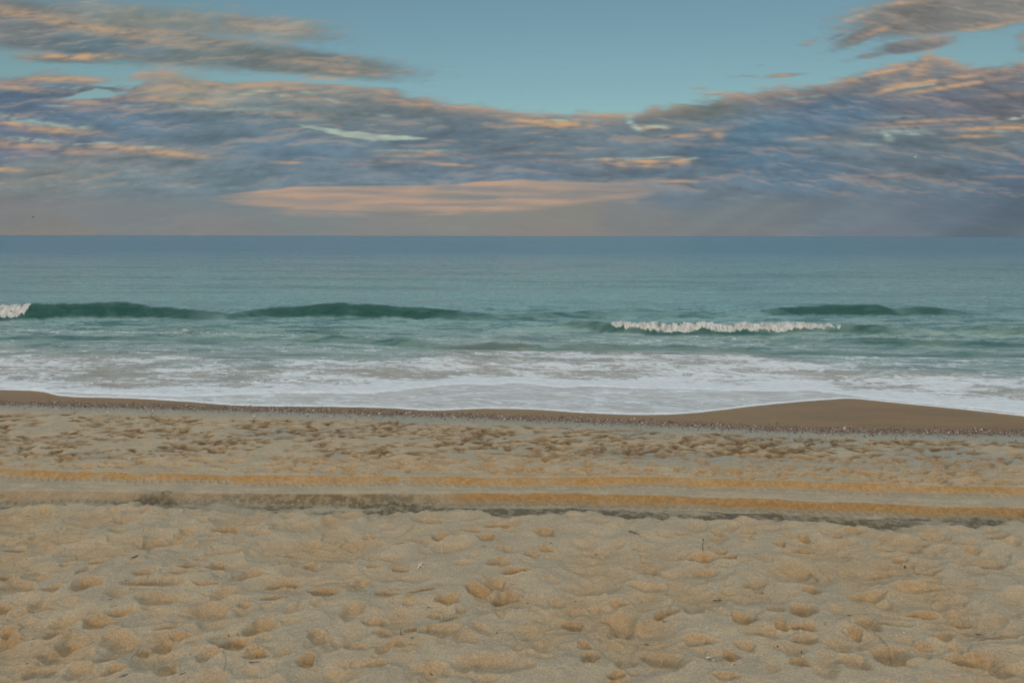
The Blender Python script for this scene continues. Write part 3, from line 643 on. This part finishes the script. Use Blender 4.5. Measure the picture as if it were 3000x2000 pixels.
# behind the camera: unseen sunset cloud, brightened as added fill for the sand
bk = sm(.1, -.5, dyv)[..., None]*sm(.9, .2, dzv)[..., None]
col = col*(1 + 2.0*bk)*(1 + bk*np.array([.35, .05, -.15]))
hi_el = sm(math.radians(20), math.radians(30), EL)
over = sm(math.radians(34), math.radians(46), EL)
mid_fill = hi_el*(1-over)
alpha = alpha*(1-hi_el) + hi_el*np.maximum(.55 + .4*sm(-.4, .5, fbm(PX*.9, PY*1.6, 5, 341)), over*(.85 + .3*fbm(PX*.9, PY*1.6, 5, 343)).clip(0, 1))
col = col*(1 - mid_fill[..., None]) + mid_fill[..., None]*np.array([.50, .60, .62])  # unseen bright band above the view, added for the sea to reflect
col = col*(1 - over[..., None]) + over[..., None]*np.array([.93, .98, 1.0])*OVERHEAD_FILL
alpha = np.where(EL < 0, 1, alpha)
c = N('cloud'); ca = c.attr('tone').outputs['Vector']; al = c.attr('cover').outputs['Fac']
em = c.n('Emission'); c.put(em.inputs['Color'], ca); tr = c.n('BsdfTransparent'); ms = c.n('MixShader')
c.put(ms.inputs[0], al); c.t.links.new(tr.outputs[0], ms.inputs[1]); c.t.links.new(em.outputs[0], ms.inputs[2]); c.t.links.new(ms.outputs[0], c.out.inputs[0])
clouds = grid_mesh('clouds', R*dxv, R*dyv, R*dzv, dict(tone=col, cover=alpha), c.m)
tag(clouds, 'slate and rose evening clouds over the sea', None, None, 'structure')

# ------------------------------------------------------------------ small things on the sand
def plain(name, c1, c2, rough=.85, scale=60):
    s = N(name); g = s.n('NewGeometry').outputs['Position']
    col = s.mix(s.ramp(s.noise(scale, 4, vec=g), .35, .65), c1, c2)
    p = s.principled(**{'Base Color': col, 'Roughness': rough, 'Normal': s.bump(s.noise(scale*3, 3, vec=g), .4, .002)})
    s.t.links.new(p.outputs[0], s.out.inputs[0]); return s.m
M_twig = plain('dark_driftwood', (.045,.035,.025), (.085,.065,.045))
M_stem = plain('dry_stem', (.16,.12,.075), (.24,.19,.12))
M_weed = plain('dried_seaweed', (.035,.028,.018), (.075,.052,.03), .7)
M_shell = plain('bleached_shell', (.60,.56,.50), (.78,.75,.70), .5)
M_white = plain('bleached_coral_twig', (.55,.54,.49), (.70,.69,.64), .8)
def tube(bm, pts, rad, seg=7):
    pts = [Vector(p) for p in pts]; rings = []
    for i, p in enumerate(pts):
        d = (pts[min(i+1, len(pts)-1)] - pts[max(i-1, 0)]).normalized()
        a = d.orthogonal().normalized(); b = d.cross(a)
        rings.append([bm.verts.new(p + (a*math.cos(k*2*math.pi/seg) + b*math.sin(k*2*math.pi/seg))*rad[i]*(1 + .12*math.sin(k*2.1+i))) for k in range(seg)])
    for r0, r1 in zip(rings, rings[1:]):
        for k in range(seg): bm.faces.new((r0[k], r0[(k+1) % seg], r1[(k+1) % seg], r1[k]))
    bm.faces.new(rings[0][::-1]); bm.faces.new(rings[-1])
def finish(name, bm, mat, loc, rz=0):
    bmesh.ops.recalc_face_normals(bm, faces=bm.faces[:])
    me = bpy.data.meshes.new(name); bm.to_mesh(me); bm.free(); me.materials.append(mat)
    for p in me.polygons: p.use_smooth = True
    o = bpy.data.objects.new(name, me); C.objects.link(o); o.location = loc; o.rotation_euler = (0, 0, rz); return o
def bend(r, L, n=7, w_=.12, lift=.0):
    return [Vector((L*(t/(n-1) - .5), w_*L*math.sin(t*1.1 + r.random()*3)*.5 + r.uniform(-.01, .01)*L, .004 + lift*L*math.sin(math.pi*t/(n-1)))) for t in range(n)]
def twig(loc, L, rz, r, mat=None, up=0.0, name='twig', fork=True):
    bm = bmesh.new(); rd = max(.0035, L*.045)
    pts = bend(r, L, 7, .15, .06)
    if up: pts = [Vector((L*.06*math.sin(t*1.3), L*.05*math.cos(t), -.02 + up*L*t/6)) for t in range(7)]
    tube(bm, pts, [rd*(1 - .09*i) for i in range(7)])
    if fork:
        b = pts[3]; e = b + Vector((L*.16, L*.14, L*(.10 if not up else .22)))
        tube(bm, [b, (b+e)/2 + Vector((0, L*.015, 0)), e], [rd*.55, rd*.45, rd*.25])
        b = pts[5]; e = b + Vector((L*.05, -L*.12, L*.05)); tube(bm, [b, (b+e)/2, e], [rd*.4, rd*.3, rd*.18])
    return finish(name, bm, mat or M_twig, loc, rz)
def weed(loc, L, rz, r):
    bm = bmesh.new()
    for k in range(6):
        a = r.uniform(-.7, .7) + (math.pi if k % 2 else 0); l = L*r.uniform(.25, .55); prev = None
        for i in range(7):
            t = i/6; c = Vector((math.cos(a + t*.8)*l*t, math.sin(a + t*.8)*l*t*.7, .006 + .03*L*math.sin(t*5 + k) + .05*L*math.sin(math.pi*t)))
            wd = L*.045*(1 - .8*t); nrm = Vector((-math.sin(a + t*.8), math.cos(a + t*.8), .3))*wd
            q = [bm.verts.new(c + nrm), bm.verts.new(c + Vector((0, 0, L*.02))), bm.verts.new(c - nrm), bm.verts.new(c - Vector((0, 0, L*.012)))]
            if prev:
                for j in range(4): bm.faces.new((prev[j], prev[(j+1) % 4], q[(j+1) % 4], q[j]))
            prev = q
        m_ = Matrix.Translation(c) @ Matrix.Scale(L*.035, 4); bmesh.ops.create_icosphere(bm, subdivisions=1, radius=1, matrix=m_)
    return finish('seaweed_scrap', bm, M_weed, loc, rz)
def shell(loc, L, rz, r):
    bm = bmesh.new(); n, m_ = 13, 6; rows = []
    for side in (0, 1):
        rr_ = []
        for i in range(m_):
            t = i/(m_-1)
            rr_.append([bm.verts.new((math.cos(a)*L*.5*t*(1 + .04*math.cos(a*14)), math.sin(a)*L*.5*t - L*.2, (.20*L*math.sin(math.pi*(.15 + .8*t)) + .006*math.cos(a*14)*t) - side*L*.05))
                        for a in [math.pi*(.08 + .84*k/(n-1)) for k in range(n)]])
        rows.append(rr_)
    for q, rr_ in enumerate(rows):
        for r0, r1 in zip(rr_, rr_[1:]):
            for k in range(n-1): bm.faces.new((r0[k], r0[k+1], r1[k+1], r1[k]))
    a, b = rows[0][-1], rows[1][-1]
    for k in range(n-1): bm.faces.new((a[k], a[k+1], b[k+1], b[k]))
    bmesh.ops.remove_doubles(bm, verts=bm.verts[:], dist=L*.002)
    return finish('shell', bm, M_shell, loc, rz)
def spot(off, a, b):
    px, py = off + a/2.352, 1500 + b/2.352
    x, y = to_plane(px, py, 0.0)
    for _ in range(4): x, y = to_plane(px, py, ground(x, y))
    return Vector((x, y, ground(x, y)))
ITEMS = [
 ('weed', 0, 925, 312, .17, .3, 'scrap of dark dried seaweed on the sand above the large elongated hollow at left', 'seaweed'),
 ('twig', 0, 1575, 850, .06, -.7, 'short dark twig, left one of two beside the deep double hollow at lower left', 'twig'),
 ('twig', 0, 1642, 850, .07, -.9, 'short dark twig, right one of two beside the deep double hollow at lower left', 'twig'),
 ('twig', 0, 1477, 928, .07, .2, 'thin dark twig at the left rim of a wide orange hollow', 'twig'),
 ('twig', 0, 1750, 1038, .12, .05, 'flat-lying dark stick in the end of a curved hollow near the bottom edge', 'twig'),
 ('twig', 0, 1263, 1112, .06, .6, 'small dark stub of wood near the bottom edge left of centre', 'twig'),
 ('weed', 0, 848, 1130, .10, .5, 'small tuft of brown seaweed close to the bottom edge at left', 'seaweed'),
 ('twig', 0, 1600, 450, .08, .5, 'thin dark twig on a pale ridge left of a rounded hollow', 'twig'),
 ('twig', 0, 760, 602, .06, .3, 'tiny dark twig on the ridge under the largest left hollows', 'twig'),
 ('twig', 0, 2035, 520, .08, 1.3, 'thin grey twig leaning in the sand left of centre', 'twig'),
 ('twig', 0, 380, 985, .05, .4, 'dark woody speck in a hollow near the lower left corner', 'twig'),
 ('twig', 1000, 490, 866, .05, -.3, 'short dark twig lying just right of the upright stick', 'twig'),
 ('stick', 1000, 413, 880, .13, 1.45, 'dark straight stick standing nearly upright in the sand near the bottom centre', 'stick'),
 ('twig', 1000, 2015, 145, .20, -.7, 'long thin grey twig lying slantwise just below the wheel ruts right of centre', 'twig'),
 ('twig', 1000, 1447, 218, .10, -1.0, 'brownish slanting twig on rough sand near the middle of the picture', 'twig'),
 ('twig', 1000, 620, 1092, .08, -.9, 'dark twig poking from the hollow at the bottom edge', 'twig'),
 ('twig', 1000, 1283, 628, .05, .1, 'dark woody fleck on the smooth pale sand in the middle', 'twig'),
 ('twig', 1000, 1075, 832, .05, .9, 'small dark fleck of wood on smooth sand above the big bottom hollow', 'twig'),
 ('twig', 1000, 2228, 755, .07, .05, 'short flat dark twig right of the long orange hollow', 'twig'),
 ('weed', 1000, 2068, 622, .06, .4, 'tiny dark seaweed scrap in a shallow hollow right of centre', 'seaweed'),
 ('weed', 1000, 2012, 258, .06, .4, 'dark round scrap of seaweed on pale sand right of centre', 'seaweed'),
 ('weed', 1000, 1757, 297, .09, .0, 'flat grey-green scrap of seaweed in the middle distance', 'seaweed'),
 ('twig', 1000, 2108, 915, .06, -.2, 'short dark twig above the curled hollow near the bottom', 'twig'),
 ('twig', 1000, 980, 235, .07, .2, 'small dark twig on the trampled sand above the paired hollows', 'twig'),
 ('twig', 1000, 605, 668, .06, -.4, 'short dark twig left of a round orange hollow', 'twig'),
 ('stem', 2000, 137, 268, .22, 1.5, 'dry upright plant stem with a dark tip standing in the sand', 'stem'),
 ('stick', 2000, 982, 778, .07, 1.5, 'stubby dark stick standing upright in smooth sand at right', 'stick'),
 ('twig', 2000, 1153, 712, .07, .05, 'upper of two dark twigs left of a broad orange hollow', 'twig'),
 ('weed', 2000, 1148, 752, .05, .9, 'small dark seaweed lump left of a broad orange hollow', 'seaweed'),
 ('twig', 2000, 655, 925, .05, 1.0, 'small dark twig below a pair of hollows at lower right', 'twig'),
 ('twig', 2000, 820, 962, .06, 1.2, 'dark twig leaning towards the sea at lower right', 'twig'),
 ('weed', 2000, 1532, 380, .12, .3, 'dark clump of dried seaweed on the pale sand at right', 'seaweed'),
 ('weed', 2000, 1070, 406, .06, .0, 'small dark seaweed knot on bare sand at right', 'seaweed'),
 ('twig', 2000, 550, 562, .05, .1, 'small dark twig on smooth sand between rows of hollows', 'twig'),
 ('twig', 2000, 2040, 835, .07, .0, 'short dark twig close to the right edge', 'twig'),
 ('twig', 2000, 185, 242, .05, .6, 'small dark twig beside the foot of the upright plant stem', 'twig'),
 ('twig', 2000, 250, 612, .16, .04, 'long dark twig lying flat in a shallow groove at right', 'twig'),
 ('shell', 2000, 178, 1005, .06, .3, 'larger of two white shells near the bottom edge right of centre', 'shell'),
 ('shell', 2000, 212, 1024, .045, 1.2, 'smaller of two white shells near the bottom edge right of centre', 'shell'),
 ('shell', 2000, 1525, 835, .035, 2.0, 'small white shell on smooth sand at lower right', 'shell'),
 ('shell', 1000, 1710, 663, .03, 2.0, 'tiny white shell on the smooth middle sand', 'shell'),
]
for n_, (kd, off, a, b, L, rz, lab, cat) in enumerate(ITEMS):
    r = random.Random(n_*13 + 5); p = spot(off, a, b); L *= 1 if kd in ('shell', 'stem') else .78
    if kd == 'weed': o = weed(p, L, rz, r)
    elif kd == 'shell': o = shell(p + Vector((0, 0, .004)), L, rz, r)
    elif kd == 'stick': o = twig(p, L, 0, r, up=1.0, name='stick', fork=False)
    elif kd == 'stem': o = twig(p, L*.72, .4, r, mat=M_stem, up=1.0, name='dry_stem')
    else: o = twig(p, L, rz, r, fork=L > .1)
    tag(o, lab, cat)
# dark tip of the dry stem
for o in list(C.objects):
    if o.name == 'dry_stem':
        bm = bmesh.new(); bmesh.ops.create_icosphere(bm, subdivisions=2, radius=.010, matrix=Matrix.Diagonal((1, .8, 1.5, 1)))
        t_ = finish('seed_head', bm, M_twig, (0, 0, .14)); t_.parent = o
        t_.location = (o.data.vertices[6*7].co + Vector((0, 0, .008)))
# the white forked piece
p = spot(1000, 545, 375)
bm = bmesh.new()
tube(bm, [(-.045,-.13,.01), (-.035,-.08,.03), (-.005,-.02,.05), (.025,.03,.06), (.015,.09,.08)], [.006,.013,.015,.012,.006])
tube(bm, [(.02,.02,.055), (.06,.07,.06), (.11,.10,.05)], [.010,.007,.003])
tube(bm, [(.005,-.01,.05), (.05,-.04,.03), (.085,-.07,.01)], [.009,.006,.003])
tube(bm, [(-.005,-.02,.05), (-.035,.02,.05), (-.03,.07,.06), (.0,.09,.075)], [.007,.005,.004,.003])
bmesh.ops.scale(bm, vec=(.62, .62, .62), verts=bm.verts[:])
tag(finish('driftwood', bm, M_white, p), 'small bleached white forked piece of driftwood standing out on the pale sand', 'driftwood')

# shell hash along the wrack line: too many to count
rs = np.random.RandomState(77); NS = 24000
hx = rs.uniform(-17, 17, NS); hs = rs.normal(-.05, .20, NS) - .12*fbm(hx*.8, hx*0, 4, 91)
k2 = rs.rand(NS) < .10; hs = np.where(k2, hs - np.abs(rs.normal(0, .5, NS)), hs)
k3 = rs.rand(NS) < .08; hs = np.where(k3, hs + np.abs(rs.normal(0, .35, NS)), hs)
hy = L_shell(hx) + hs
keep = np.abs(hx) < .93*(hy + .6); hx, hy = hx[keep], hy[keep]; NS = len(hx)
ii = np.clip(np.searchsorted(NEARY, hy), 1, len(NEARY)-1); jj = np.clip(np.searchsorted(S, hx/(hy+.6)), 1, len(S)-1); hz = Zg[ii, jj]
base = np.array([(1,0,0),(.45,.8,.1),(-.5,.75,0),(-.95,-.1,.05),(-.35,-.85,0),(.55,-.7,.1),(0,0,.55)])
fc_ = np.array([(0,1,6),(1,2,6),(2,3,6),(3,4,6),(4,5,6),(5,0,6)])
sz = rs.gamma(3.0, .0032, NS)[:, None] + .005; an = rs.rand(NS)*6.28
bv = base[None]*(1 + .25*rs.randn(NS, 7, 1)*.6)*sz[..., None]
cx = bv[..., 0]*np.cos(an)[:, None] - bv[..., 1]*np.sin(an)[:, None]; cy = bv[..., 0]*np.sin(an)[:, None] + bv[..., 1]*np.cos(an)[:, None]
tx, ty = rs.uniform(-.5, .5, (NS, 1)), rs.uniform(-.5, .5, (NS, 1))
vv = np.stack([cx + hx[:, None], cy + hy[:, None], bv[..., 2] + hz[:, None] + .003 + cx*tx + cy*ty], -1).reshape(-1, 3)
ff = (fc_[None] + (np.arange(NS)*7)[:, None, None]).reshape(-1, 3)
me = bpy.data.meshes.new('shell_rubble'); me.vertices.add(len(vv)); me.vertices.foreach_set('co', vv.astype(np.float32).ravel())
me.loops.add(len(ff)*3); me.loops.foreach_set('vertex_index', ff.astype(np.int32).ravel())
me.polygons.add(len(ff)); me.polygons.foreach_set('loop_start', np.arange(0, len(ff)*3, 3, dtype=np.int32)); me.update(calc_edges=True)
at = me.attributes.new('tone', 'FLOAT', 'POINT'); at.data.foreach_set('value', np.repeat(rs.rand(NS), 7).astype(np.float32))
s = N('shell_rubble'); tn = s.attr('tone').outputs['Fac']; cr = s.n('ValToRGB'); cr.color_ramp.interpolation = 'CONSTANT'
cols = [(0,(.075,.048,.032)),(.25,(.14,.085,.050)),(.45,(.22,.135,.075)),(.62,(.11,.095,.085)),(.74,(.33,.23,.15)),(.90,(.46,.38,.32)),(.975,(.70,.66,.60))]
for i, (p_, c_) in enumerate(cols):
    e = cr.color_ramp.elements[i] if i < 2 else cr.color_ramp.elements.new(p_)
    e.position = p_; e.color = (*c_, 1)
s.put(cr.inputs[0], tn); p_ = s.principled(**{'Base Color': cr.outputs[0], 'Roughness': .55}); s.t.links.new(p_.outputs[0], s.out.inputs[0])
me.materials.append(s.m); o = bpy.data.objects.new('shell_rubble', me); C.objects.link(o)
tag(o, 'band of broken shells and small pebbles along the top of the wet sand', 'shell rubble', None, 'stuff')

# ------------------------------------------------------------------ birds far out over the sea
def bird(px, py, dist, span_, mat, lab, rz, dihedral):
    x, y, dz = pix_dir(px, py); n = math.sqrt(x*x+y*y+dz*dz)
    bm = bmesh.new()
    tube(bm, [(0,-.22,0), (0,-.15,.01), (0,-.05,0), (0,.08,0), (0,.20,.01), (0,.30,.02)], [v*span_ for v in (.01,.035,.06,.055,.03,.006)], 8)
    for v in bm.verts: v.co = Vector((v.co.x, v.co.y*span_*.9, v.co.z*span_))
    for sd_ in (-1, 1):
        prev = None
        for i in range(8):
            t = i/7; xx = sd_*span_*.5*t; zz = span_*dihedral*(math.sin(t*1.9)*.5 if t < .6 else .454 + (t-.6)*.15)
            ch = span_*.13*(1 - t**2*.85); yb = span_*(.04 - .10*max(0, t-.4))
            q = [bm.verts.new((xx, yb + ch*.5, zz)), bm.verts.new((xx, yb, zz + span_*.012*(1-t))), bm.verts.new((xx, yb - ch*.5, zz)), bm.verts.new((xx, yb, zz - span_*.006))]
            if prev:
                for j in range(4): bm.faces.new((prev[j], prev[(j+1) % 4], q[(j+1) % 4], q[j]))
            prev = q
        bm.faces.new(prev)
    o = finish('bird', bm, mat, (x/n*dist, y/n*dist, CAM_H + dz/n*dist), rz)
    tag(o, lab, 'bird', None); return o
M_gull = plain('gull_feathers', (.72,.72,.70), (.85,.84,.82), .8, 4)
M_dark = plain('dark_feathers', (.24,.24,.25), (.28,.28,.29), .8, 4)
bird(2680, 461, 110, 1.35, M_gull, 'white gull gliding with raised wings in front of the slate cloud at right', .1, .35)
bird(96, 635, 260, 2.0, M_dark, 'tiny dark bird low over the horizon at far left', -.2, .12)
